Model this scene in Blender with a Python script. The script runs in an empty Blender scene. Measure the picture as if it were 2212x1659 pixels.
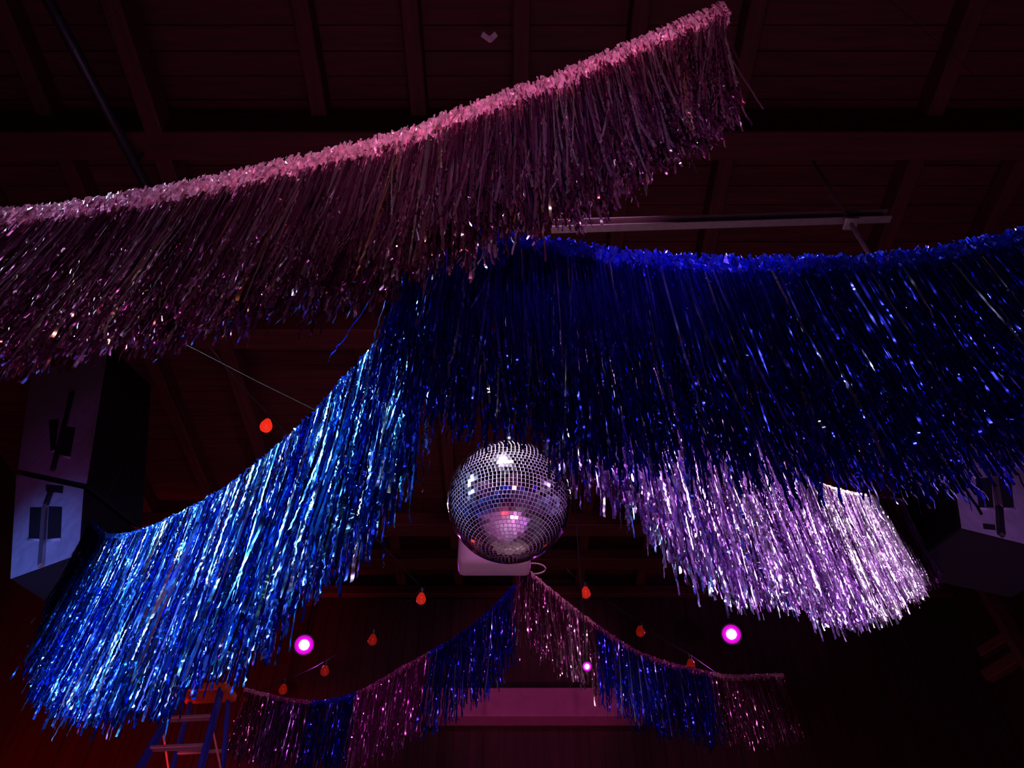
import bpy, bmesh, math, random
import numpy as np
from mathutils import Vector, Matrix

random.seed(7)
C = bpy.context.scene.collection
S = bpy.context.scene
PI = math.pi

# ------------------------------------------------------------------ camera
PITCH = math.radians(47.0)
CAM = Vector((0.0, 0.0, 1.6))
FPX = 1661.0
cd = bpy.data.cameras.new('camera')
cd.sensor_width = 36.0
cd.lens = 36.0 * FPX / 2212.0
cd.clip_start = 0.02
cam = bpy.data.objects.new('camera', cd)
C.objects.link(cam)
cam.location = CAM
cam.rotation_euler = (PI / 2 + PITCH, 0, 0)
S.camera = cam

# ------------------------------------------------------------------ world, exposure
w = bpy.data.worlds.new('world')
S.world = w
w.use_nodes = True
w.node_tree.nodes['Background'].inputs[0].default_value = (0.3, 0.02, 0.12, 1)
w.node_tree.nodes['Background'].inputs[1].default_value = 0.002
S.view_settings.view_transform = 'Standard'
S.view_settings.look = 'None'
S.view_settings.gamma = 1
S.view_settings.exposure = 0
S.view_settings.use_curve_mapping = False


def spot(name, loc, target, color, power, angle=60, blend=0.6, radius=0.06):
    l = bpy.data.lights.new(name, 'SPOT')
    l.color = color
    l.energy = power
    l.spot_size = math.radians(angle)
    l.spot_blend = blend
    l.shadow_soft_size = radius
    o = bpy.data.objects.new(name, l)
    C.objects.link(o)
    o.location = loc
    o.rotation_euler = (Vector(target) - Vector(loc)).to_track_quat('-Z', 'Y').to_euler()
    return o


def point(name, loc, color, power, radius=0.05):
    l = bpy.data.lights.new(name, 'POINT')
    l.color = color
    l.energy = power
    l.shadow_soft_size = radius
    o = bpy.data.objects.new(name, l)
    C.objects.link(o)
    o.location = loc
    return o


# unseen lamps added for effect; spot_ball, stage_red_left, stage_red_right read off ball reflections
spot('spot_ball', (-0.45, 0.05, 6.3), (0.0, 2.97, 3.95), (0.92, 0.80, 1.0), 3400, 15, 0.3, 0.28)
spot('spot_cyan', (-3.2, 1.6, 4.95), (-0.95, 2.05, 3.05), (0.58, 0.78, 1.0), 950, 64, 0.7, 0.05)
spot('spot_cyan_low', (-3.6, 1.7, 3.8), (-1.2, 2.3, 2.9), (0.36, 0.52, 1.0), 280, 72, 0.7, 0.05)
spot('spot_cyan_high', (-3.3, 1.95, 6.1), (-0.5, 1.65, 2.85), (0.35, 0.90, 1.0), 650, 34, 0.7, 0.05)
spot('spot_white', (3.3, 1.5, 5.0), (2.1, 3.6, 3.75), (1.0, 0.90, 1.0), 2100, 53, 0.8, 0.05)
spot('spot_violet', (3.0, 1.55, 4.4), (0.7, 1.95, 2.8), (0.76, 0.46, 1.0), 1000, 66, 0.8, 0.05)
spot('spot_pink', (0.9, -2.6, 2.4), (0.05, 1.0, 4.0), (1.0, 0.38, 0.72), 420, 32, 0.9, 0.08)
spot('spot_blue', (-0.6, -2.0, 3.0), (0.3, 1.18, 3.5), (0.10, 0.14, 1.0), 120, 20, 1.0, 0.08)
spot('spot_blue_wash', (-3.0, 0.4, 1.6), (-3.6, 4.95, 4.95), (0.12, 0.22, 1.0), 1100, 13, 1.0, 0.10)
spot('spot_sparkle', (0.3, 1.2, 7.1), (0.0, 6.8, 4.7), (0.95, 0.33, 0.85), 210, 60, 0.6, 0.04)
spot('spot_front_low', (0.5, -3.2, 6.6), (0.95, 1.2, 2.7), (0.8, 0.8, 1.0), 75, 30, 0.9, 0.035)
spot('wash_cabinet_left', (-1.6, -1.0, 1.5), (-3.6, 4.95, 5.7), (0.55, 0.08, 0.8), 160, 15, 1.0, 0.10)
spot('spot_floor', (4.6, 1.7, 4.4), (0.2, 2.0, 0.0), (0.62, 0.25, 1.0), 2600, 44, 0.7, 0.06)  # added to brighten the floor that the ball tiles mirror
spot('spot_fringe_tips', (-2.6, -1.8, 5.2), (-1.3, 1.35, 3.0), (0.75, 0.45, 1.0), 150, 34, 0.8, 0.04)
spot('spot_amber', (-0.6, -3.3, 5.2), (-0.5, 1.05, 3.2), (1.0, 0.6, 0.35), 50, 26, 0.8, 0.03)
spot('wash_ladder', (-1.0, 1.0, 2.0), (-3.1, 7.7, 5.0), (0.55, 0.30, 1.0), 150, 14, 0.8, 0.10)
spot('wash_cabinet', (4.5, 0.2, 1.4), (3.9, 4.9, 4.9), (0.60, 0.22, 1.0), 330, 22, 0.9, 0.10)
point('stage_red_left', (-3.7, 7.5, 2.3), (1.0, 0.02, 0.01), 14, 0.22)
spot('spot_red_wall', (-4.2, 6.6, 0.5), (-4.2, 9.5, 4.6), (1.0, 0.01, 0.0), 900, 60, 0.8, 0.1)
point('stage_red_right', (3.2, 8.2, 3.2), (1.0, 0.03, 0.01), 9, 0.2)
spot('wash_box', (-1.8, -1.0, 1.0), (-0.2, 5.2, 4.9), (1.0, 0.20, 0.36), 1100, 9, 0.8, 0.1)
spot('wash_magenta', (0.3, 2.4, 1.0), (0.25, 9.3, 5.9), (1.0, 0.10, 0.45), 420, 18, 0.6, 0.15)
point('floor_magenta', (0.42, 1.7, 1.1), (0.85, 0.22, 0.60), 45, 0.30)  # added light, makes the pink patch mirrored in the ball
point('ceiling_red_fill', (-0.6, 1.0, 0.9), (1.0, 0.03, 0.03), 13, 0.20)  # added low red fill that tints the ceiling


# ------------------------------------------------------------------ helpers
def ray(px, py):
    a = (px - 1106.0) / FPX
    b = (829.5 - py) / FPX
    c, s = math.cos(PITCH), math.sin(PITCH)
    return Vector((a, c - b * s, s + b * c))


def at(px, py, Y=None, Z=None):
    d = ray(px, py)
    t = (Y / d.y) if Y is not None else ((Z - CAM.z) / d.z)
    return CAM + d * t


def onplane(px, py, p0, n):
    d = ray(px, py)
    return CAM + d * ((p0 - CAM).dot(n) / d.dot(n))


def tag(o, label=None, cat=None, group=None, kind=None):
    if label: o['label'] = label
    if cat: o['category'] = cat
    if group: o['group'] = group
    if kind: o['kind'] = kind
    return o


def empty(name, loc, label, cat, group=None):
    o = bpy.data.objects.new(name, None)
    o.empty_display_size = 0.1
    C.objects.link(o)
    o.location = loc
    return tag(o, label, cat, group)


def link(name, me, mat, parent=None):
    o = bpy.data.objects.new(name, me)
    C.objects.link(o)
    if mat is not None and not me.materials:
        me.materials.append(mat)
    if parent is not None:
        o.parent = parent
        o.matrix_parent_inverse = Matrix.Translation(parent.location).inverted()
    return o


def from_bm(name, bm, mat, parent=None, smooth=False):
    me = bpy.data.meshes.new(name)
    bmesh.ops.recalc_face_normals(bm, faces=bm.faces)
    bm.to_mesh(me)
    bm.free()
    if smooth:
        me.polygons.foreach_set('use_smooth', [True] * len(me.polygons))
    return link(name, me, mat, parent)


def add_box(bm, lo, hi, rot=None, center=None, bevel=0.0):
    lo, hi = Vector(lo), Vector(hi)
    r = bmesh.ops.create_cube(bm, size=1.0)
    vs = r['verts']
    for v in vs:
        v.co = Vector((lo[i] + (v.co[i] + 0.5) * (hi[i] - lo[i]) for i in range(3)))
    if bevel > 0:
        es = list({e for v in vs for e in v.link_edges})
        rb = bmesh.ops.bevel(bm, geom=es, offset=bevel, segments=2, affect='EDGES', profile=0.5)
        vs = list({v for v in rb['verts']} | {v for v in vs if v.is_valid})
    if rot is not None:
        c = Vector(center) if center is not None else (lo + hi) / 2
        for v in vs:
            v.co = c + rot @ (v.co - c)
    return vs


def add_beam(bm, p, q, wx, wz, bevel=0.006, up=(0, 0, 1)):
    """rectangular bar from p to q, wx across, wz along up"""
    p, q = Vector(p), Vector(q)
    d = (q - p)
    L = d.length
    d.normalize()
    upv = Vector(up)
    if abs(d.dot(upv)) > 0.98:
        upv = Vector((0, 1, 0))
    x = d.cross(upv).normalized()
    z = x.cross(d).normalized()
    M = Matrix((x, d, z)).transposed()
    r = bmesh.ops.create_cube(bm, size=1.0)
    vs = r['verts']
    for v in vs:
        v.co = Vector((v.co.x * wx, v.co.y * L, v.co.z * wz))
    if bevel > 0:
        es = list({e for v in vs for e in v.link_edges})
        rb = bmesh.ops.bevel(bm, geom=es, offset=min(bevel, wx * .3, wz * .3), segments=1, affect='EDGES')
        vs = list({v for v in rb['verts']} | {v for v in vs if v.is_valid})
    c = (p + q) / 2
    for v in vs:
        v.co = c + M @ v.co
    return vs


def add_tube(bm, pts, r, n=8, closed_ends=True):
    pts = [Vector(p) for p in pts]
    rings = []
    for i, p in enumerate(pts):
        d = (pts[min(i + 1, len(pts) - 1)] - pts[max(i - 1, 0)]).normalized()
        u = d.cross(Vector((0, 0, 1)) if abs(d.z) < .95 else Vector((1, 0, 0))).normalized()
        v = d.cross(u)
        rr = r[i] if isinstance(r, (list, tuple)) else r
        rings.append([bm.verts.new(p + (u * math.cos(k * 2 * PI / n) + v * math.sin(k * 2 * PI / n)) * rr) for k in range(n)])
    for i in range(len(rings) - 1):
        for k in range(n):
            bm.faces.new((rings[i][k], rings[i][(k + 1) % n], rings[i + 1][(k + 1) % n], rings[i + 1][k]))
    if closed_ends:
        bm.faces.new(rings[0])
        bm.faces.new(rings[-1])


def add_prism(bm, poly, off):
    """polygon (3d points) extruded by vector off"""
    a = [bm.verts.new(p) for p in poly]
    b = [bm.verts.new(Vector(p) + off) for p in poly]
    bm.faces.new(a)
    bm.faces.new(b[::-1])
    n = len(a)
    for i in range(n):
        bm.faces.new((a[i], b[i], b[(i + 1) % n], a[(i + 1) % n]))


def lathe(bm, prof, n=20, M=None):
    rings = []
    for r, z in prof:
        rings.append([bm.verts.new(Vector((r * math.cos(2 * PI * k / n), r * math.sin(2 * PI * k / n), z))) for k in range(n)])
    for i in range(len(rings) - 1):
        for k in range(n):
            bm.faces.new((rings[i][k], rings[i][(k + 1) % n], rings[i + 1][(k + 1) % n], rings[i + 1][k]))
    bm.faces.new(rings[0])
    bm.faces.new(rings[-1])
    if M is not None:
        for rg in rings:
            for v in rg:
                v.co = M @ v.co


# ------------------------------------------------------------------ materials
def new_mat(name):
    m = bpy.data.materials.new(name)
    m.use_nodes = True
    nt = m.node_tree
    return m, nt, nt.nodes['Principled BSDF']


def plain(name, col, rough=0.6, metal=0.0, noise=0.0, scale=8.0, bump=0.0, stretch=(1, 1, 1)):
    m, nt, b = new_mat(name)
    b.inputs['Base Color'].default_value = (*col, 1)
    b.inputs['Roughness'].default_value = rough
    b.inputs['Metallic'].default_value = metal
    if noise > 0 or bump > 0:
        tc = nt.nodes.new('ShaderNodeTexCoord')
        mp = nt.nodes.new('ShaderNodeMapping')
        mp.inputs['Scale'].default_value = stretch
        nz = nt.nodes.new('ShaderNodeTexNoise')
        nz.inputs['Scale'].default_value = scale
        nz.inputs['Detail'].default_value = 5
        nt.links.new(tc.outputs['Object'], mp.inputs[0])
        nt.links.new(mp.outputs[0], nz.inputs['Vector'])
        cr = nt.nodes.new('ShaderNodeMapRange')
        cr.inputs[1].default_value = 0.3
        cr.inputs[2].default_value = 0.7
        cr.inputs[3].default_value = 1 - noise
        cr.inputs[4].default_value = 1 + noise
        nt.links.new(nz.outputs[0], cr.inputs[0])
        mx = nt.nodes.new('ShaderNodeVectorMath')
        mx.operation = 'SCALE'
        mx.inputs[0].default_value = col
        nt.links.new(cr.outputs[0], mx.inputs['Scale'])
        nt.links.new(mx.outputs[0], b.inputs['Base Color'])
        if bump > 0:
            bp = nt.nodes.new('ShaderNodeBump')
            bp.inputs['Strength'].default_value = bump
            bp.inputs['Distance'].default_value = 0.01
            nt.links.new(nz.outputs[0], bp.inputs['Height'])
            nt.links.new(bp.outputs[0], b.inputs['Normal'])
    return m


def emit(name, col, strength, base=(0, 0, 0), rough=0.3):
    m, nt, b = new_mat(name)
    b.inputs['Base Color'].default_value = (*base, 1)
    b.inputs['Emission Color'].default_value = (*col, 1)
    b.inputs['Emission Strength'].default_value = strength
    b.inputs['Roughness'].default_value = rough
    return m


def foil(name, cols, metal=0.85, rough=0.2):
    """metallised film; every strand (mesh island) takes its own tint from the ramp"""
    m, nt, b = new_mat(name)
    g = nt.nodes.new('ShaderNodeNewGeometry')
    r = nt.nodes.new('ShaderNodeValToRGB')
    r.color_ramp.interpolation = 'LINEAR'
    while len(r.color_ramp.elements) < len(cols):
        r.color_ramp.elements.new(0.5)
    for i, c in enumerate(cols):
        r.color_ramp.elements[i].position = c[0]
        r.color_ramp.elements[i].color = (*c[1], 1)
    nt.links.new(g.outputs['Random Per Island'], r.inputs[0])
    nt.links.new(r.outputs[0], b.inputs['Base Color'])
    b.inputs['Metallic'].default_value = metal
    mr = nt.nodes.new('ShaderNodeMapRange')
    mr.inputs[3].default_value = rough * 0.45
    mr.inputs[4].default_value = rough * 1.7
    ml = nt.nodes.new('ShaderNodeMath')
    ml.operation = 'MULTIPLY'
    ml.inputs[1].default_value = 37.7
    fr = nt.nodes.new('ShaderNodeMath')
    fr.operation = 'FRACT'
    nt.links.new(g.outputs['Random Per Island'], ml.inputs[0])
    nt.links.new(ml.outputs[0], fr.inputs[0])
    nt.links.new(fr.outputs[0], mr.inputs[0])
    nt.links.new(mr.outputs[0], b.inputs['Roughness'])
    return m


M = {}
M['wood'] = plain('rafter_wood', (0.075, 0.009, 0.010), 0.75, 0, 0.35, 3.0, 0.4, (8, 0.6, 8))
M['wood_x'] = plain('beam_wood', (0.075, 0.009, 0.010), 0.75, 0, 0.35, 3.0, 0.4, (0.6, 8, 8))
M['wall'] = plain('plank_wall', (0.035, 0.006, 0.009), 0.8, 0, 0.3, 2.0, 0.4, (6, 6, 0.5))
M['floor'] = plain('floor_boards', (0.35, 0.24, 0.22), 0.45, 0, 0.3, 3.0, 0.2, (6, 0.6, 1))
M['pale_paint'] = plain('pale_painted_board', (0.34, 0.09, 0.22), 0.6, 0, 0.12, 6.0, 0.1)
M['steel'] = plain('galvanised_steel', (0.5, 0.45, 0.45), 0.4, 0.8, 0.1, 20)
M['web_dark'] = plain('dark_web_steel', (0.05, 0.02, 0.02), 0.8, 0, 0.3, 15)  # channel web, coloured darker than the flanges
M['dark_steel'] = plain('dark_steel', (0.06, 0.06, 0.07), 0.45, 0.7, 0.1, 20)
M['cabinet'] = plain('speaker_paint', (0.42, 0.42, 0.46), 0.55, 0, 0.15, 12, 0.15)
M['recess'] = plain('shade_black', (0.006, 0.006, 0.008), 0.9)  # near-black that puts shade into the colour of pockets and shell
M['black_plastic'] = plain('black_plastic', (0.02, 0.02, 0.02), 0.4)
M['cord'] = plain('cord_dark', (0.008, 0.008, 0.008), 0.95)
M['white_plastic'] = plain('white_plastic', (0.75, 0.62, 0.66), 0.45, 0, 0.05, 4)

PINK = foil('foil_pink', [(0, (0.22, 0.04, 0.14)), (0.5, (0.5, 0.15, 0.34)), (0.85, (0.85, 0.55, 0.7)), (0.95, (1.0, 0.85, 0.9)), (1, (1.0, 0.5, 0.2))], 0.93, 0.12)
PINK_H = plain('foil_pink_band', (0.85, 0.45, 0.58), 0.3, 0.25, 0.45, 40, 0.8)
NAVY = foil('foil_blue', [(0, (0.008, 0.010, 0.35)), (0.8, (0.02, 0.03, 0.7)), (0.92, (0.10, 0.12, 0.9)), (1, (0.7, 0.75, 1.0))], 0.88, 0.12)
NAVY_H = plain('foil_blue_band', (0.02, 0.04, 0.85), 0.3, 0.5, 0.4, 25, 0.5)
SKY = foil('foil_light_blue', [(0, (0.004, 0.01, 0.22)), (0.3, (0.01, 0.05, 0.6)), (0.6, (0.04, 0.2, 0.85)), (0.8, (0.08, 0.5, 0.8)), (0.92, (0.45, 0.7, 1.0)), (1, (0.8, 0.9, 1.0))], 0.95, 0.2)
SKY_H = plain('foil_light_blue_band', (0.04, 0.2, 0.75), 0.3, 0.5, 0.4, 25, 0.5)
SILV = foil('foil_silver', [(0, (0.10, 0.03, 0.16)), (0.4, (0.5, 0.28, 0.6)), (0.7, (0.8, 0.62, 0.85)), (1, (1.0, 0.9, 1.0))], 0.95, 0.2)
SILV_H = plain('foil_silver_band', (0.7, 0.5, 0.55), 0.3, 0.5, 0.3, 25, 0.5)
MAG = foil('foil_magenta', [(0, (0.45, 0.05, 0.40)), (0.8, (0.7, 0.15, 0.6)), (1, (0.95, 0.6, 0.9))], 0.9, 0.15)
MAG_H = plain('foil_magenta_band', (0.5, 0.12, 0.35), 0.35, 0.5, 0.3, 25, 0.5)
PURP = foil('foil_purple', [(0, (0.10, 0.03, 0.20)), (0.8, (0.25, 0.08, 0.4)), (1, (0.7, 0.5, 0.9))], 0.88, 0.22)


CEIL = 7.8
# ------------------------------------------------------------------ foil fringe
def interp_curve(pts):
    """smooth curve through 3d points, s in 0..1 by plan length"""
    P = np.array([tuple(p) for p in pts], float)
    d = np.r_[0, np.cumsum(np.linalg.norm(np.diff(P, axis=0), axis=1))]
    L = d[-1]
    d = d / L
    m = np.zeros_like(P)
    for i in range(len(P)):
        i0, i1 = max(i - 1, 0), min(i + 1, len(P) - 1)
        m[i] = (P[i1] - P[i0]) / (d[i1] - d[i0])

    def f(s):
        s = np.clip(np.atleast_1d(s), 0, 1)
        k = np.clip(np.searchsorted(d, s, side='right') - 1, 0, len(d) - 2)
        h = (d[k + 1] - d[k])
        t = (s - d[k]) / h
        t = t[:, None]; h = h[:, None]
        return ((2*t**3 - 3*t**2 + 1) * P[k] + (t**3 - 2*t**2 + t) * h * m[k]
                + (-2*t**3 + 3*t**2) * P[k+1] + (t**3 - t**2) * h * m[k+1])
    return f, L


def fringe_mesh(name, f, s0, s1, n, Lf, width, seg, seed, crinkle=0.22, tipcrinkle=0.3, thick=0.025,
                drift=0.02, ragged=0.12, fan=0.55, drop=0.0, lean1=0.0, slowk=0.035, kink=0.0):
    """n hanging film ribbons between s0 and s1 of curve f; Lf(s) their length"""
    r = np.random.default_rng(seed)
    s = s0 + (s1 - s0) * (np.arange(n) + r.uniform(-1.5, 1.5, n)) / n
    s = np.clip(s, s0, s1)
    base = f(s)
    tan = f(np.clip(s + .004, 0, 1)) - f(np.clip(s - .004, 0, 1))
    tan[:, 2] = 0
    tan /= np.linalg.norm(tan, axis=1)[:, None]
    nor = np.stack([tan[:, 1], -tan[:, 0], np.zeros(n)], 1)
    base = base + nor * r.uniform(-thick, thick, n)[:, None]
    K = int(seg)
    L = Lf(s) * (1 - ragged * r.random(n) ** 2) * (1 + 0.03 * r.standard_normal(n))
    L = L * np.where(r.random(n) < 0.06, r.uniform(0.4, 0.9, n), 1)
    t = np.linspace(0, 1, K + 1)[None, :]
    # heading of the ribbon about the vertical: slow twist and a walk
    cr = crinkle * (0.35 + 1.3 * r.random(n) ** 2)[:, None]
    phi0 = r.normal(0, fan, n)[:, None]
    phi = phi0 + r.normal(0, 1.0, n)[:, None] * t * 1.2 + np.cumsum(r.normal(0, 0.18, (n, K + 1)), 1) * 0.6
    # tilt of the film away from the vertical
    step = L[:, None] / K
    slow = np.cumsum(r.normal(0, slowk, (n, K + 1)), 1)
    fast = r.normal(0, 1, (n, K + 1)) * cr * (1 + tipcrinkle * 4 * t ** 3)
    fast = fast + (r.random((n, K + 1)) < kink) * r.normal(0, 0.9, (n, K + 1))
    fast[:, 1:] = fast[:, 1:] - 0.8 * fast[:, :-1]
    co, si = np.cos(phi), np.sin(phi)
    wdir = co[..., None] * tan[:, None, :] + si[..., None] * nor[:, None, :]
    ndir = -si[..., None] * tan[:, None, :] + co[..., None] * nor[:, None, :]
    out = np.cumsum(ndir * (np.tanh(fast + slow * .4) * step)[..., None] * 0.5, 1)
    out -= out[:, :1]
    # keep the strand hanging: pull back to plumb
    out -= out[:, -1:] * t[..., None] * 0.7
    dr = (r.normal(0, drift, n)[:, None, None] * tan[:, None, :] + r.normal(0, drift * .8, n)[:, None, None] * nor[:, None, :]) * (t ** 1.5)[..., None]
    ctr = base[:, None, :] + out + dr
    if lean1:
        k = np.clip((s - .86) / .14, 0, 1)[:, None, None]
        ctr -= tan[:, None, :] * (lean1 * k * (t ** .8)[..., None])
    ctr[..., 2] -= L[:, None] * t + drop
    wv = width * r.uniform(.55, 1.25, n)[:, None] * (1 - .25 * r.random((n, K + 1)))
    twz = r.normal(0, 0.10, (n, K + 1)) * wv * (1 + cr * 3)
    a = ctr - wdir * wv[..., None] / 2
    b = ctr + wdir * wv[..., None] / 2
    a[..., 2] += twz
    b[..., 2] -= twz
    V = np.stack([a, b], 2).reshape(-1, 3)
    i = np.arange(n)[:, None] * (K + 1) * 2 + np.arange(K)[None, :] * 2
    F = np.stack([i, i + 1, i + 3, i + 2], -1).reshape(-1, 4)
    me = bpy.data.meshes.new(name)
    me.vertices.add(len(V))
    me.vertices.foreach_set('co', V.ravel())
    me.loops.add(F.size)
    me.loops.foreach_set('vertex_index', F.ravel().astype(np.int32))
    me.polygons.add(len(F))
    me.polygons.foreach_set('loop_start', np.arange(0, F.size, 4, dtype=np.int32))
    me.polygons.foreach_set('loop_total', np.full(len(F), 4, np.int32))
    me.update(calc_edges=True)
    return me


def band_mesh(name, f, s0, s1, Lc, h, seed, thick=0.012, rough=0.006):
    """crumpled folded film band the strands are sewn to"""
    r = np.random.default_rng(seed)
    n = max(8, int(Lc * (s1 - s0) / 0.0075))
    s = np.linspace(s0, s1, n)
    P = f(s)
    tan = f(np.clip(s + .004, 0, 1)) - f(np.clip(s - .004, 0, 1))
    tan[:, 2] = 0
    tan /= np.linalg.norm(tan, axis=1)[:, None]
    nor = np.stack([tan[:, 1], -tan[:, 0], np.zeros(n)], 1)
    m = 22
    ang = np.linspace(0, 2 * PI, m, endpoint=False)
    lf = np.interp(np.arange(n), np.arange(0, n + 9, 9), r.standard_normal(len(np.arange(0, n + 9, 9))))
    hh = h * (1 + 0.12 * lf + 0.05 * r.standard_normal(n))
    V = np.zeros((n, m, 3))
    for k, a in enumerate(ang):
        z = (math.cos(a) - 0.85) * hh / 2
        y = math.sin(a) * thick
        V[:, k] = P + nor * (y + r.normal(0, rough, n))[:, None]
        V[:, k, 2] += z + r.normal(0, rough * .8, n)
        V[:, k] += tan * r.normal(0, rough * .6, n)[:, None]
    V = V.reshape(-1, 3)
    F = []
    for i in range(n - 1):
        for k in range(m):
            F.append((i*m+k, i*m+(k+1) % m, (i+1)*m+(k+1) % m, (i+1)*m+k))
    F.append(tuple(range(m)))
    F.append(tuple((n-1)*m + k for k in range(m)))
    me = bpy.data.meshes.new(name)
    me.from_pydata(V.tolist(), [], F)
    return me


def garland(pts, label, L, sections, width, per_m, seg, seed, band_h, band_mat, group=None, taper0=0, taper1=0, cords=(), band_thick=0.014, strips=0, **kw):
    f, Lc = interp_curve(pts)
    root = empty('fringe_garland', tuple(pts[0]), label, 'garland', group)
    for k, (s0, s1, mat, bmat, plab) in enumerate(sections):
        if True:
            b = link('header_band', band_mesh('header_band', f, s0, s1, Lc, band_h, seed + 50 + k, band_thick), bmat or band_mat, root)
            if plab and len(sections) > 1: b['label'] = plab + ' band'

        if strips:
            n = int(650 * Lc * (s1 - s0))
            ob = link('band_strips', fringe_mesh('band_strips', f, s0, s1, n, lambda q: np.full_like(q, strips), 0.010, 9, seed + 90 + k,
                      crinkle=0.35, tipcrinkle=0.1, thick=band_thick * 1.15, drift=0.012, ragged=0.35, fan=0.5, drop=-0.004), bmat, b)
            ob['kind'] = 'stuff'

        def Lf(s):
            v = np.full_like(s, L)
            if taper0 > 0: v = v * np.clip(0.62 + 0.38 * (s / taper0), 0, 1)
            if taper1 > 0: v = v * np.clip(0.62 + 0.38 * ((1 - s) / taper1), 0, 1)
            return v * (1 + 0.03 * np.sin(s * 43 + seed) + 0.02 * np.sin(s * 117))
        n = int(per_m * Lc * (s1 - s0))
        fr = link('fringe', fringe_mesh('fringe', f, s0, s1, n, Lf, width, seg, seed + k, drop=band_h * .75, **kw), mat, root)
        fr['kind'] = 'stuff'
        if plab and len(sections) > 1: fr['label'] = plab
    bm = bmesh.new()
    cp = [Vector(p) + Vector((0, 0, 0.006)) for p in f(np.linspace(0, 1, 60))]
    add_tube(bm, cp, 0.004, 6)
    for c in cords:
        add_tube(bm, [c[0], Vector((c[0].x, c[0].y, CEIL))], 0.0012, 5)
    from_bm('hanging_cord', bm, M['cord'], root, True)
    return root


# pink garland, nearest
gp = [at(-260, 470, Y=1.62), at(-100, 462, Y=1.50), at(60, 459, Y=1.405), at(300, 424, Y=1.29), at(500, 386, Y=1.20), at(700, 338, Y=1.115),
      at(850, 301, Y=1.06), at(1000, 246, Y=1.01), at(1200, 172, Y=.96), at(1400, 88, Y=.915), at(1560, 18, Y=.885)]
garland(gp, 'long pink foil fringe garland sweeping up across the top, nearest of all', 0.73,
        [(0, 1, PINK, PINK_H, None)], 0.0075, 1350, 46, 11, 0.125, PINK_H, strips=0.135, band_thick=0.026,
        cords=[[gp[-1], gp[-1] + Vector((.35, .1, CEIL - gp[-1].z))], [gp[0], gp[0] + Vector((-.5, .1, CEIL - gp[0].z))]],
        crinkle=0.07, tipcrinkle=3.4, slowk=0.015, kink=0.035, thick=0.022, drift=0.03, ragged=0.2, fan=0.6, lean1=0.13)
# dark blue garland
gb = [at(880, 470, Y=1.18), at(1020, 500, Y=1.18), at(1170, 530, Y=1.18), at(1400, 562, Y=1.18), at(1540, 571, Y=1.18), at(1700, 572, Y=1.18),
      at(1880, 566, Y=1.18), at(2040, 545, Y=1.18), at(2212, 506, Y=1.18), at(2420, 440, Y=1.18)]
garland(gb, 'dark blue foil fringe garland above the mirror ball, under the pink one', 0.715,
        [(0, 1, NAVY, NAVY_H, None)], 0.006, 1300, 42, 23, 0.07, NAVY_H, strips=0.07, band_thick=0.03,
        cords=[[gb[-1], gb[-1] + Vector((.3, .2, CEIL - gb[-1].z))]],
        crinkle=0.06, tipcrinkle=3.6, slowk=0.012, kink=0.03, thick=0.025, drift=0.03, ragged=0.18, fan=0.6)
# light blue garland, running away to the left
def pl(px, py, P0=(-0.19, 1.32), P1=(-1.9, 3.05)):
    n = Vector((P1[1] - P0[1], -(P1[0] - P0[0]), 0)).normalized()
    return onplane(px, py, Vector((*P0, 0)), n)
gl = [pl(945, 590), pl(850, 712), pl(775, 795), pl(700, 880), pl(600, 972), pl(500, 1050), pl(400, 1108), pl(300, 1150), pl(235, 1155), pl(205, 1128)]
garland(gl, 'light blue foil fringe garland left of the mirror ball, brightly lit', 0.775,
        [(0, 1, SKY, SKY_H, None)], 0.0085, 950, 84, 37, 0.035, SKY_H, taper1=0.10,
        cords=[[gl[-1], gl[-1] + Vector((-1.2, 1.0, 1.5))]],
        crinkle=0.42, tipcrinkle=0.1, kink=0.06, thick=0.03, drift=0.025, ragged=0.2, fan=0.8)
# silver garland, running away to the right
def pr(px, py):
    return pl(px, py, (0.137, 1.26), (1.69, 3.18))
gs = [pr(1190, 585), pr(1262, 640)] + [pr(1350, 745), pr(1467, 850), pr(1600, 945), pr(1720, 1022), pr(1800, 1057), pr(1900, 1074), pr(1992, 1086)]
garland(gs, 'silver lilac foil fringe garland right of the mirror ball, brightly lit', 0.72,
        [(0, 1, SILV, SILV_H, None)], 0.0075, 1000, 84, 41, 0.035, SILV_H, taper1=0.05,
        cords=[[gs[-1], gs[-1] + Vector((1.2, .8, 1.4))]],
        crinkle=0.46, tipcrinkle=0.1, kink=0.06, thick=0.03, drift=0.025, ragged=0.2, fan=0.8)
# small far garlands
def far_l(px, py):
    return pl(px, py, (-0.0, 5.55), (-2.85, 7.85))
def far_r(px, py):
    return pl(px, py, (0.0, 5.45), (2.9, 7.8))
fl = [far_l(1112, 1262), far_l(1060, 1318), far_l(1000, 1366), far_l(935, 1405), far_l(870, 1441), far_l(780, 1492), far_l(700, 1514), far_l(620, 1508), far_l(530, 1487)]
garland(fl, 'far multicolour foil fringe garland dropping left from below the ball', 0.66,
        [(0, .26, NAVY, NAVY_H, 'dark blue fringe section'), (.26, .49, MAG, MAG_H, 'magenta fringe section'),
         (.49, .66, NAVY, NAVY_H, 'blue fringe section'), (.66, .86, PURP, MAG_H, 'purple fringe section'), (.86, 1, PINK, PINK_H, 'pink fringe section')],
        0.012, 260, 22, 61, 0.05, MAG_H, group='far fringe garlands by the back wall',
        cords=[[fl[0], fl[0] + Vector((0, .2, CEIL - fl[0].z))], [fl[-1], fl[-1] + Vector((-.6, .8, 1.2))]],
        crinkle=0.25, kink=0.08, thick=0.04, drift=0.04, ragged=0.35, fan=0.8)
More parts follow.
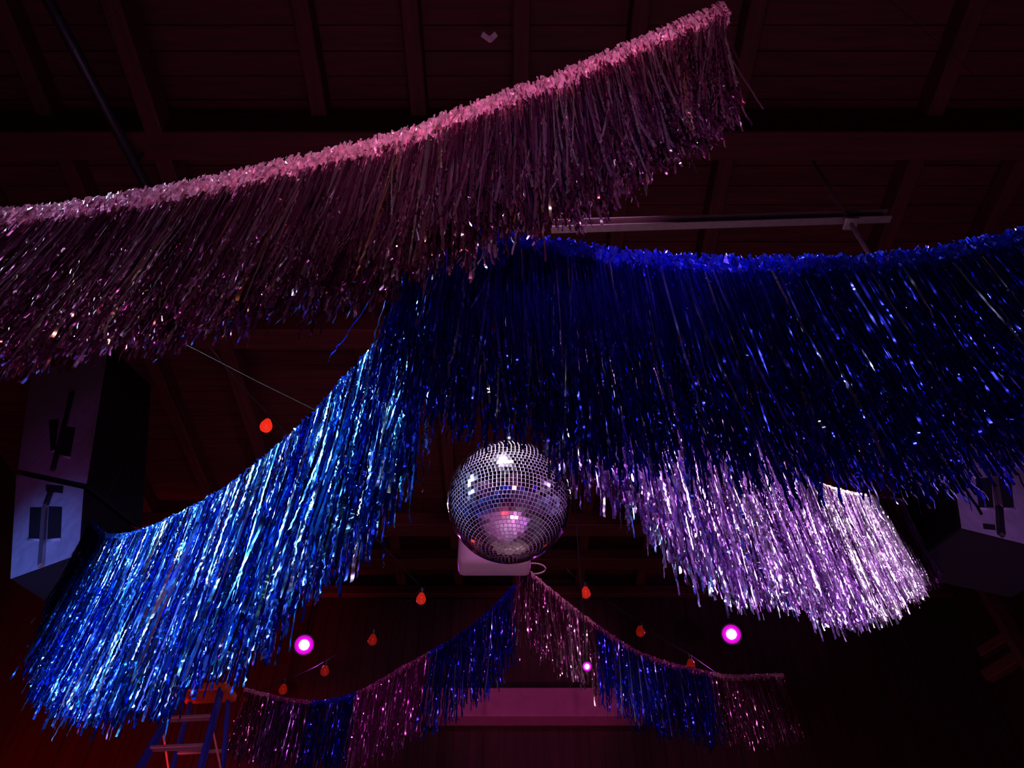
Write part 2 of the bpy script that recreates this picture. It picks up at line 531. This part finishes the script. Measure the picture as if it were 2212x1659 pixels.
fr_ = [far_r(1118, 1212), far_r(1160, 1248), far_r(1200, 1282), far_r(1280, 1344), far_r(1360, 1398), far_r(1420, 1424), far_r(1480, 1440), far_r(1570, 1458), far_r(1690, 1456)]
garland(fr_, 'far multicolour foil fringe garland dropping right from below the ball', 0.66,
        [(0, .24, PINK, PINK_H, 'pink fringe section'), (.24, .46, NAVY, MAG_H, 'dark blue fringe section'),
         (.46, .65, NAVY, MAG_H, 'blue fringe section'), (.65, 1, PINK, PINK_H, 'pink fringe end section')],
        0.012, 260, 22, 71, 0.05, MAG_H, group='far fringe garlands by the back wall',
        cords=[[fr_[0], fr_[0] + Vector((0, .2, CEIL - fr_[0].z))], [fr_[-1], fr_[-1] + Vector((.6, .8, 1.2))]],
        crinkle=0.25, kink=0.08, thick=0.04, drift=0.04, ragged=0.35, fan=0.8)

# ------------------------------------------------------------------ room shell
def struct(name, bm, mat):
    o = from_bm(name, bm, mat)
    o['kind'] = 'structure'
    return o

X0, X1, Y0, Y1 = -6.2, 6.2, -4.0, 9.6
bm = bmesh.new(); add_box(bm, (X0, Y0, -0.1), (X1, Y1, 0)); struct('floor', bm, M['floor'])
bm = bmesh.new()
y = Y0
rr = random.Random(3)
while y < Y1:      # board by board, laid across the joists
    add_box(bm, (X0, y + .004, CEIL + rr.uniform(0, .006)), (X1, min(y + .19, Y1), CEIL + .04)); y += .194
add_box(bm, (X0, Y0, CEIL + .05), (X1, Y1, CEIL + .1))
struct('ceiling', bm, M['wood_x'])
def plankwall(name, axis, c, lo, hi, out):
    bm = bmesh.new()
    u = lo
    while u < hi:
        u2 = min(u + .18, hi)
        d = rr.uniform(0, .008)
        if axis == 'y':
            add_box(bm, (u + .003, min(c, c + out * (.03 + d)), 0), (u2, max(c, c + out * (.03 + d)), CEIL))
        else:
            add_box(bm, (min(c, c + out * (.03 + d)), u + .003, 0), (max(c, c + out * (.03 + d)), u2, CEIL))
        u += .183
    if axis == 'y':
        add_box(bm, (lo, min(c, c - out * .05), 0), (hi, max(c, c - out * .05), CEIL))
    else:
        add_box(bm, (min(c, c - out * .05), lo, 0), (max(c, c - out * .05), hi, CEIL))
    return struct(name, bm, M['wall'])
plankwall('wall_far', 'y', Y1, X0, X1, -1)
plankwall('wall_near', 'y', Y0, X0, X1, 1)
plankwall('wall_left', 'x', X0, Y0, Y1, 1)
plankwall('wall_right', 'x', X1, Y0, Y1, -1)

def beam(p, q, wx, wz, mat=None):
    bm = bmesh.new(); add_beam(bm, p, q, wx, wz, 0.01)
    o = from_bm('ceiling_beam', bm, mat or M['wood']); o['kind'] = 'structure'
    return o
# joists running away from the camera
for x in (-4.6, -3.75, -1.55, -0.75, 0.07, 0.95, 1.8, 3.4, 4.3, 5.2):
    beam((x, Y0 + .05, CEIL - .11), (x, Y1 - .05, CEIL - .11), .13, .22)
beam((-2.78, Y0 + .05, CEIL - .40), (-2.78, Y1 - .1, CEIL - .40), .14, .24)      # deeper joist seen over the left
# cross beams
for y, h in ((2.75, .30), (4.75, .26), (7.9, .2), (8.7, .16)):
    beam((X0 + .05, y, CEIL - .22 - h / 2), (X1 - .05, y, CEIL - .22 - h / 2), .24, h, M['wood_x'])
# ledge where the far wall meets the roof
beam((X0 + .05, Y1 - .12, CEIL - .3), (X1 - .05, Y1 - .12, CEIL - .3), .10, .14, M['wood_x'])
# pale header board on the far wall
a, b = at(915, 1550, Y=9.3), at(1385, 1488, Y=9.3)
bm = bmesh.new(); add_box(bm, (a.x, 9.26, a.z), (b.x, 9.54, b.z), bevel=.012)
o = from_bm('trim_1', bm, M['pale_paint']); o['kind'] = 'structure'
# pale wood board over the left of the blue garland
a, b = at(640, 717, Y=4.4), at(862, 688, Y=4.4)
# braces at the right edge, lower corner
for (p, q, wdt) in ((at(2085, 1200, Y=7.4), at(2300, 1560, Y=6.6), .34), (at(2120, 1412, Y=7.6), at(2260, 1325, Y=6.9), .10), (at(2130, 1462, Y=7.6), at(2280, 1372, Y=6.9), .12)):
    bm = bmesh.new(); add_beam(bm, p, q, .12, wdt, .01)
    o = from_bm('wall_brace_beam', bm, M['wood']); o['kind'] = 'structure'

# ------------------------------------------------------------------ steel strut and hanger rod
rt = empty('hanging_strut', tuple(at(1300, 478, Y=3.0)), 'long steel channel hung under the rafters above the blue garland', 'strut')
pa, pb = at(1190, 489, Y=3.0), at(1920, 466, Y=3.0)
bm = bmesh.new()
for dz in (-.045, .045):
    add_beam(bm, pa + Vector((0, 0, dz)), pb + Vector((0, 0, dz)), .06, .012, .002)
from_bm('channel_flange', bm, M['steel'], rt)
bm = bmesh.new(); add_beam(bm, pa + Vector((0, .035, 0)), pb + Vector((0, .035, 0)), .008, .085, .001)
from_bm('channel_web', bm, M['web_dark'], rt)
rod_top, rod_bot = at(1793, 418, Y=2.98), at(1882, 556, Y=2.98)
bm = bmesh.new(); add_tube(bm, [rod_bot, Vector((rod_bot.x, 2.98, CEIL))], .017, 8)
from_bm('hanger_rod', bm, M['steel'], rt, True)
bm = bmesh.new(); c = Vector((rod_bot.x, 2.98, (pa.z + pb.z) / 2)); add_box(bm, c - Vector((.05, .05, .08)), c + Vector((.05, .05, -.055)), bevel=.006)
from_bm('rod_clamp', bm, M['steel'], rt)
bm = bmesh.new(); add_tube(bm, [pa + Vector((.3, 0, 0)), Vector((pa.x + .3, 3.0, CEIL))], .012, 8)
from_bm('hanger_rod', bm, M['dark_steel'], rt, True)

# pipe over the left
p, q = at(205, 190, Z=7.1), at(322, 412, Z=7.1)
bm = bmesh.new(); d = (q - p).normalized(); add_tube(bm, [p - d * 1.2, q + d * .3], .04, 12)
for k in (-.8, .6):
    cc = p + d * k; add_tube(bm, [cc, Vector((cc.x, cc.y, CEIL))], .012, 6)
tag(from_bm('conduit_pipe', bm, M['dark_steel'], None, True), 'thin dark pipe hung below the roof above the pink garland', 'pipe')

# scrap of tape stuck on the rafter
p = at(1054, 80, Z=7.50)
bm = bmesh.new()
add_box(bm, p + Vector((-.05, -.02, -.006)), p + Vector((.03, .02, .004)), Matrix.Rotation(.5, 3, 'Z') @ Matrix.Rotation(.4, 3, 'Y'))
add_box(bm, p + Vector((.0, -.02, -.006)), p + Vector((.07, .02, .004)), Matrix.Rotation(-.6, 3, 'Z') @ Matrix.Rotation(-.5, 3, 'Y'))
tag(from_bm('foil_scrap', bm, M['white_plastic']), 'small bright scrap of foil caught on the rafters above the pink garland', 'scrap')

# thin line strung between garlands
bm = bmesh.new(); a, b = at(436, 762, Y=2.2), at(700, 895, Y=2.0)
add_tube(bm, [a + (a - b) * 1.2, a, (a + b) / 2 + Vector((0, 0, -.004)), b, b + (b - a) * .6], .0007, 6)
tag(from_bm('fishing_line', bm, M['cord'], None, True), 'thin pale line strung between pink and light blue garlands', 'line')

# ------------------------------------------------------------------ mirror ball
BC = at(1100, 1082, Y=2.97)
BR = 0.300
root = empty('mirror_ball', tuple(BC), 'large mirror ball hanging below the dark blue fringe', 'mirror ball')
bm = bmesh.new()
bmesh.ops.create_uvsphere(bm, u_segments=96, v_segments=64, radius=BR * .985)
for v in bm.verts: v.co += BC
GROUT = plain('grout_pale', (0.75, 0.62, 0.78), 0.4, 0.0)
from_bm('ball_core', bm, GROUT, root, True)
bm = bmesh.new()
rows = 50
rg = random.Random(5)
for i in range(rows):
    th0 = PI * (i + .5) / rows
    nn = max(6, int(round(2 * PI * math.sin(th0) / (PI / rows))))
    ht = PI * BR / rows * .85
    wt = 2 * PI * BR * math.sin(th0) / nn * .84
    for j in range(nn):
        ph = 2 * PI * (j + .5 * (i % 2)) / nn
        n = Vector((math.sin(th0) * math.cos(ph), math.sin(th0) * math.sin(ph), math.cos(th0)))
        nn_ = (n + Vector((rg.gauss(0, .018), rg.gauss(0, .018), rg.gauss(0, .018)))).normalized()
        e1 = nn_.cross(Vector((0, 0, 1))).normalized()
        e2 = e1.cross(nn_).normalized()
        c = BC + n * BR
        q = [c + e1 * (sx * wt / 2) + e2 * (sy * ht / 2) for sx, sy in ((-1, -1), (1, -1), (1, 1), (-1, 1))]
        top = [bm.verts.new(v) for v in q]
        bot = [bm.verts.new(v - nn_ * .006) for v in q]
        bm.faces.new(top)
        for k in range(4):
            bm.faces.new((top[k], bot[k], bot[(k + 1) % 4], top[(k + 1) % 4]))
MIR = foil('mirror_tile', [(0, (0.62, 0.58, 0.68)), (1, (0.85, 0.82, 0.9))], 1.0, 0.07)
from_bm('mirror_tiles', bm, MIR, root)
bm = bmesh.new()
lathe(bm, [(.05, BR * .97), (.05, BR + .035), (.02, BR + .045), (.02, BR + .11)], 20, Matrix.Translation(BC))
from_bm('motor_cap', bm, M['dark_steel'], root)
bm = bmesh.new()
add_tube(bm, [BC + Vector((0, 0, BR + .1)), Vector((BC.x, BC.y, CEIL))], .006, 8)
from_bm('hanging_chain', bm, M['dark_steel'], root, True)

# pale rounded box behind the ball, with a cable loop
p = at(1068, 1160, Y=5.2)
bw = at(1146, 1160, Y=5.2).x - at(990, 1160, Y=5.2).x
zt, zb = at(990, 1105, Y=5.2).z, at(990, 1215, Y=5.2).z
root = empty('wall_box', (p.x, 5.2, zb), 'pale pink lit box with rounded corners behind the mirror ball', 'box')
bm = bmesh.new(); add_box(bm, (p.x - bw / 2, 5.2, zb), (p.x + bw / 2, 5.42, zt), bevel=.045)
from_bm('housing', bm, M['white_plastic'], root, True)
bm = bmesh.new()
for dx in (-.12, .12):
    add_tube(bm, [(p.x + dx, 5.32, zt - .02), (p.x + dx, 5.32, CEIL)], .012, 8)
from_bm('mounting_rod', bm, M['dark_steel'], root, True)
bm = bmesh.new(); e = Vector((p.x + bw / 2 + .02, 5.3, zb + .02))
pts = [e + Vector((.10 * math.sin(t), 0, -.02 - .05 * (1 - math.cos(t)))) + Vector((0, 0, .06)) for t in [k * PI / 8 for k in range(0, 9)]]
add_tube(bm, [Vector((p.x + bw / 2 - .06, 5.3, zb + .06))] + pts, .006, 8)
from_bm('cable_loop', bm, M['white_plastic'], root, True)

# ------------------------------------------------------------------ line array cabinets
def cabinet(corners, P0, P1, away, label, pockets, rail, slots, dx=0.65):
    n = Vector((P1[1] - P0[1], -(P1[0] - P0[0]), 0)).normalized()
    if n.y > 0: n = -n                       # towards the camera
    pp = lambda c: onplane(c[0], c[1], Vector((*P0, 0)), n)
    poly = [pp(c) for c in corners]
    ctr = sum(poly, Vector()) / len(poly)
    root = empty('line_array_speaker', tuple(ctr - n * dx / 2), label, 'speaker', 'speaker cabinets hung at both sides')
    bm = bmesh.new()
    add_prism(bm, poly, -n * dx)
    es = [e for e in bm.edges]
    bmesh.ops.bevel(bm, geom=es, offset=.012, segments=2, affect='EDGES')
    from_bm('cabinet_shell', bm, M['recess'], root)  # shade of sides and bottom put into a near-black colour
    bm = bmesh.new()
    add_prism(bm, [v + n * .003 + (ctr - v) * .012 for v in poly], -n * .004)
    from_bm('side_panel', bm, M['cabinet'], root)
    for pk in pockets:
        q = [pp(c) for c in pk]
        bm = bmesh.new()
        # flat black plate painted as the pocket's shade, set proud, raised rim below
        add_prism(bm, [v + n * .004 for v in q], -n * .02)
        hr = from_bm('handle_recess', bm, M['recess'], root)
        bm = bmesh.new(); add_tube(bm, [q[3] + n * .008, q[2] + n * .008], .010, 8)
        from_bm('recess_rim', bm, M['cabinet'], hr, True)
    for (a, b, wd, mt) in rail:
        a, b = pp(a), pp(b)
        bm = bmesh.new(); add_beam(bm, a + n * .02, b + n * .02, wd, .035, .004, up=tuple(n))
        from_bm('rigging_rail', bm, M[mt], root)
    for sl in slots:
        q = [pp(c) for c in sl]
        bm = bmesh.new(); add_prism(bm, [v + n * .005 for v in q], -n * .02)  # flat black plate painted as the slot's shade
        from_bm('rigging_slot', bm, M['recess'], root)
    return root, n, poly

LP0, LP1 = (-3.79, 5.03), (-3.15, 4.75)
r1, nn1, poly = cabinet([(35, 1024), (182, 1056), (172, 1198), (22, 1252)], LP0, LP1, None,
        'left lower speaker cabinet, lit blue, above the light blue garland end',
        [[(66, 1096), (95, 1096), (92, 1168), (62, 1166)], [(106, 1094), (135, 1095), (132, 1166), (102, 1168)]],
        [((115, 1060), (103, 1094), .035, 'dark_steel'), ((101, 1096), (93, 1226), .038, 'steel')],
        [[(100, 1047), (138, 1050), (136, 1066), (100, 1062)]])
r2, nn2, poly2 = cabinet([(72, 760), (236, 742), (188, 1048), (38, 1016)], LP0, LP1, None,
        'left upper speaker cabinet under the pink fringe, stacked on the blue lit one',
        [[(106, 908), (128, 905), (120, 975), (110, 978)], [(133, 920), (164, 924), (152, 990), (127, 984)]],
        [((160, 850), (118, 1018), .035, 'dark_steel')], [])
for k in (0, 1):
    bm = bmesh.new()
    c = poly2[k]; d = -nn2 * .3
    add_tube(bm, [c + d + Vector((.05 * (1 - 2 * k), 0, -.02)), Vector(((c + d).x, (c + d).y, CEIL))], .012, 8)
    from_bm('suspension_cable', bm, M['black_plastic'], r2, True)
RP0, RP1 = (3.29, 4.62), (3.93, 4.92)
r3, nn3, poly3 = cabinet([(2048, 965), (2300, 925), (2330, 1206), (2075, 1142)], RP0, RP1, None,
        'right speaker cabinet, lit purple, under the dark blue fringe',
        [[(2106, 1034), (2140, 1032), (2146, 1100), (2114, 1100)], [(2152, 1032), (2183, 1030), (2190, 1100), (2158, 1100)]],
        [((2142, 1020), (2155, 1098), .04, 'steel'), ((2155, 1098), (2159, 1160), .045, 'dark_steel')],
        [[(2122, 1131), (2148, 1134), (2150, 1146), (2124, 1143)], [(2163, 1139), (2170, 1140), (2172, 1154), (2164, 1153)]])
for k in (0, 1):
    bm = bmesh.new()
    c = poly3[k]; d = -nn3 * .3
    add_tube(bm, [c + d + Vector((.05 * (1 - 2 * k), 0, -.02)), Vector(((c + d).x, (c + d).y, CEIL))], .012, 8)
    from_bm('suspension_cable', bm, M['black_plastic'], r3, True)

# ------------------------------------------------------------------ step ladder
FIB = plain('ladder_blue_fibreglass', (0.03, 0.05, 0.45), 0.45, 0, 0.1, 10)
CAPM = plain('ladder_orange_cap', (0.75, 0.16, 0.03), 0.5, 0, 0.1, 10)
STP = plain('ladder_aluminium', (0.5, 0.45, 0.5), 0.4, 0.5, 0.1, 15)
LY = 7.75
cT = at(446, 1497, Y=LY)
root = empty('step_ladder', (cT.x, LY, 0), 'tall blue step ladder with orange cap below the light blue garland', 'ladder')
ux = Vector((math.cos(-.1), math.sin(-.1), 0))
uy = Vector((-ux.y, ux.x, 0))
hw = .20
bm = bmesh.new(); c = cT
add_beam(bm, c - ux * (hw + .07), c + ux * (hw + .07), .30, .085, .012)
tcap = from_bm('top_cap', bm, CAPM, root)
bm = bmesh.new(); add_beam(bm, c - ux * .16 + uy * -.153, c + ux * .02 - uy * .153, .004, .05, 0)
from_bm('warning_label', bm, plain('label_dark', (.12, .02, .01), .6), tcap)
H = cT.z
def rail_pt(side, z, rear=False):
    t = (H - z) / H
    y_ = (-.10 - 1.0 * t) if not rear else (.10 + 1.35 * t)
    return cT + ux * side * (hw + (.62 if not rear else .5) * t) + uy * y_ + Vector((0, 0, z - H))
for sd in (-1, 1):
    bm = bmesh.new()
    p, q = rail_pt(sd, H - .03), rail_pt(sd, 0.02)
    add_beam(bm, p, q, .105, .03, .004, up=tuple(ux))
    from_bm('side_rail', bm, FIB, root)
    bm = bmesh.new(); add_beam(bm, rail_pt(sd, H - .03, True), rail_pt(sd, 0.02, True), .06, .03, .004, up=tuple(ux))
    from_bm('rear_leg', bm, FIB, root)
z = H - .33
while z > .2:
    bm = bmesh.new(); add_beam(bm, rail_pt(-1, z), rail_pt(1, z), .09, .03, .004)
    from_bm('ladder_step', bm, STP, root)
    z -= .305
z = H - .5
k = 0
while z > .3:
    if k % 2 == 0:
        bm = bmesh.new(); add_beam(bm, rail_pt(-1, z, True), rail_pt(1, z, True), .03, .03, .003)
        from_bm('rear_brace', bm, STP, root)
    z -= .5; k += 1
bm = bmesh.new(); add_beam(bm, rail_pt(1, H - .42), rail_pt(1, H - .72, True), .02, .006, .001)
from_bm('spreader', bm, STP, root)
bm = bmesh.new(); add_beam(bm, rail_pt(-1, H - .42), rail_pt(-1, H - .72, True), .02, .006, .001)
from_bm('spreader', bm, STP, root)

# ------------------------------------------------------------------ lamps
LENS = emit('lens_core_hot', (1.0, 0.55, 0.95), 40)
RINGM = emit('lens_ring_magenta', (0.8, 0.0, 0.7), 0.5, (.2, 0, .2))
def par(px, py, Y, label, power, R=.125, col=(0.8, .05, 1.0), target=None):
    p = at(px, py, Y=Y)
    root = empty('stage_lamp', tuple(p), label, 'stage lamp', 'magenta stage lamps facing the room')
    dirv = (Vector(target or (CAM.x, CAM.y, CAM.z)) - p).normalized()
    R3 = dirv.to_track_quat('Z', 'Y').to_matrix().to_4x4()
    T = Matrix.Translation(p) @ R3
    bm = bmesh.new(); lathe(bm, [(R * .6, -2.6 * R), (R * .95, -1.8 * R), (R * 1.05, 0), (R * .98, .02), (R * .9, -.02)], 28, T)
    from_bm('lamp_can', bm, M['black_plastic'], root, True)
    bm = bmesh.new(); lathe(bm, [(R * .88, .0), (R * .86, .012)], 28, T)
    ll = from_bm('lamp_lens', bm, RINGM, root)
    bm = bmesh.new(); lathe(bm, [(R * .46, .014), (R * .42, .03), (R * .2, .045)], 24, T)
    from_bm('led_core', bm, LENS, ll, True)
    bm = bmesh.new()
    back = T @ Vector((0, 0, -R * 1.2))
    add_tube(bm, [back, Vector((back.x, back.y, CEIL))], .05 * R + .004, 8)
    from_bm('mounting_rod', bm, M['cord'], root, True)
    s = spot('stage_lamp_beam', p + dirv * .07, target or tuple(CAM + Vector((0, 0, 1))), col, power, 70, .8, .04)
    return root
par(657, 1393, 8.4, 'magenta stage lamp glowing between the light blue and far left garlands', 60)
par(1580, 1370, 8.4, 'magenta stage lamp glowing below the silver garland', 60)
par(1268, 1440, 5.35, 'small magenta lamp shining in front of the far right garland', 8, .035)

# red festoon bulbs on their sockets
RB = emit('bulb_red_bright', (1.0, 0.03, 0.01), 0.75, (.5, .01, .01), .2)
RB3 = emit('bulb_red_medium', (1.0, 0.03, 0.01), 0.35, (.4, .01, .01), .2)
RB2 = emit('bulb_red_dim', (1.0, 0.03, 0.01), 0.12, (.3, .01, .01), .2)
def bulb_mesh(mat, name):
    bm = bmesh.new()
    lathe(bm, [(.004, -.062), (.020, -.058), (.036, -.045), (.043, -.026), (.042, -.008), (.034, .014), (.024, .032), (.019, .045)], 20)
    bmesh.ops.recalc_face_normals(bm, faces=bm.faces)
    me = bpy.data.meshes.new(name); bm.to_mesh(me); bm.free()
    me.polygons.foreach_set('use_smooth', [True] * len(me.polygons))
    me.materials.append(mat)
    return me
bulb_meshes = [bulb_mesh(RB, 'glass_bulb'), bulb_mesh(RB2, 'glass_bulb'), bulb_mesh(RB3, 'glass_bulb')]
bm = bmesh.new(); lathe(bm, [(.021, .040), (.024, .05), (.024, .085), (.012, .095)], 16)
bmesh.ops.recalc_face_normals(bm, faces=bm.faces)
sock = bpy.data.meshes.new('socket'); bm.to_mesh(sock); bm.free(); sock.materials.append(M['black_plastic'])
BUL = [(576, 917, 3.9, 0, 'brightest red festoon bulb beside the light blue garland, by the slanting joist'),
       (910, 1291, 6.0, 2, 'red festoon bulb below and left of the mirror ball'),
       (805, 1380, 6.7, 1, 'red festoon bulb right of the left magenta lamp'),
       (702, 1447, 7.3, 1, 'dim red festoon bulb just below the left magenta lamp'),
       (612, 1487, 7.7, 1, 'dim red festoon bulb against the far left garland end'),
       (1265, 1278, 6.0, 2, 'red festoon bulb below and right of the mirror ball'),
       (1383, 1362, 6.8, 1, 'red festoon bulb above the middle of the far right garland'),
       (1492, 1433, 7.4, 1, 'dim red festoon bulb touching the far right garland band')]
tops = {}
for px, py, Y, dim, lab in BUL:
    p = at(px, py, Y=Y)
    root = empty('festoon_bulb', tuple(p), lab, 'light bulb', 'red festoon bulbs')
    g = bpy.data.objects.new('glass_bulb', bulb_meshes[dim]); C.objects.link(g); g.parent = root
    k = bpy.data.objects.new('socket', sock); C.objects.link(k); k.parent = root
    tops.setdefault(px < 1106, []).append(p + Vector((0, 0, .095)))
for side, pts in tops.items():
    pts = sorted(pts, key=lambda v: v.y)
    pts = [pts[0] + (pts[0] - pts[1]) * .3] + pts + [pts[-1] + (pts[-1] - pts[-2]) * 3]
    out = []
    for i in range(len(pts) - 1):
        for t in (0, .25, .5, .75):
            v = pts[i].lerp(pts[i + 1], t); v.z -= .08 * t * (1 - t); out.append(v)
    out.append(pts[-1])
    bm = bmesh.new(); add_tube(bm, out, .005, 6)
    tag(from_bm('festoon_cable', bm, M['black_plastic'], None, True),
        'thin dark cable carrying the red bulbs on the ' + ('left' if side else 'right') + ' side of the ball', 'cable')
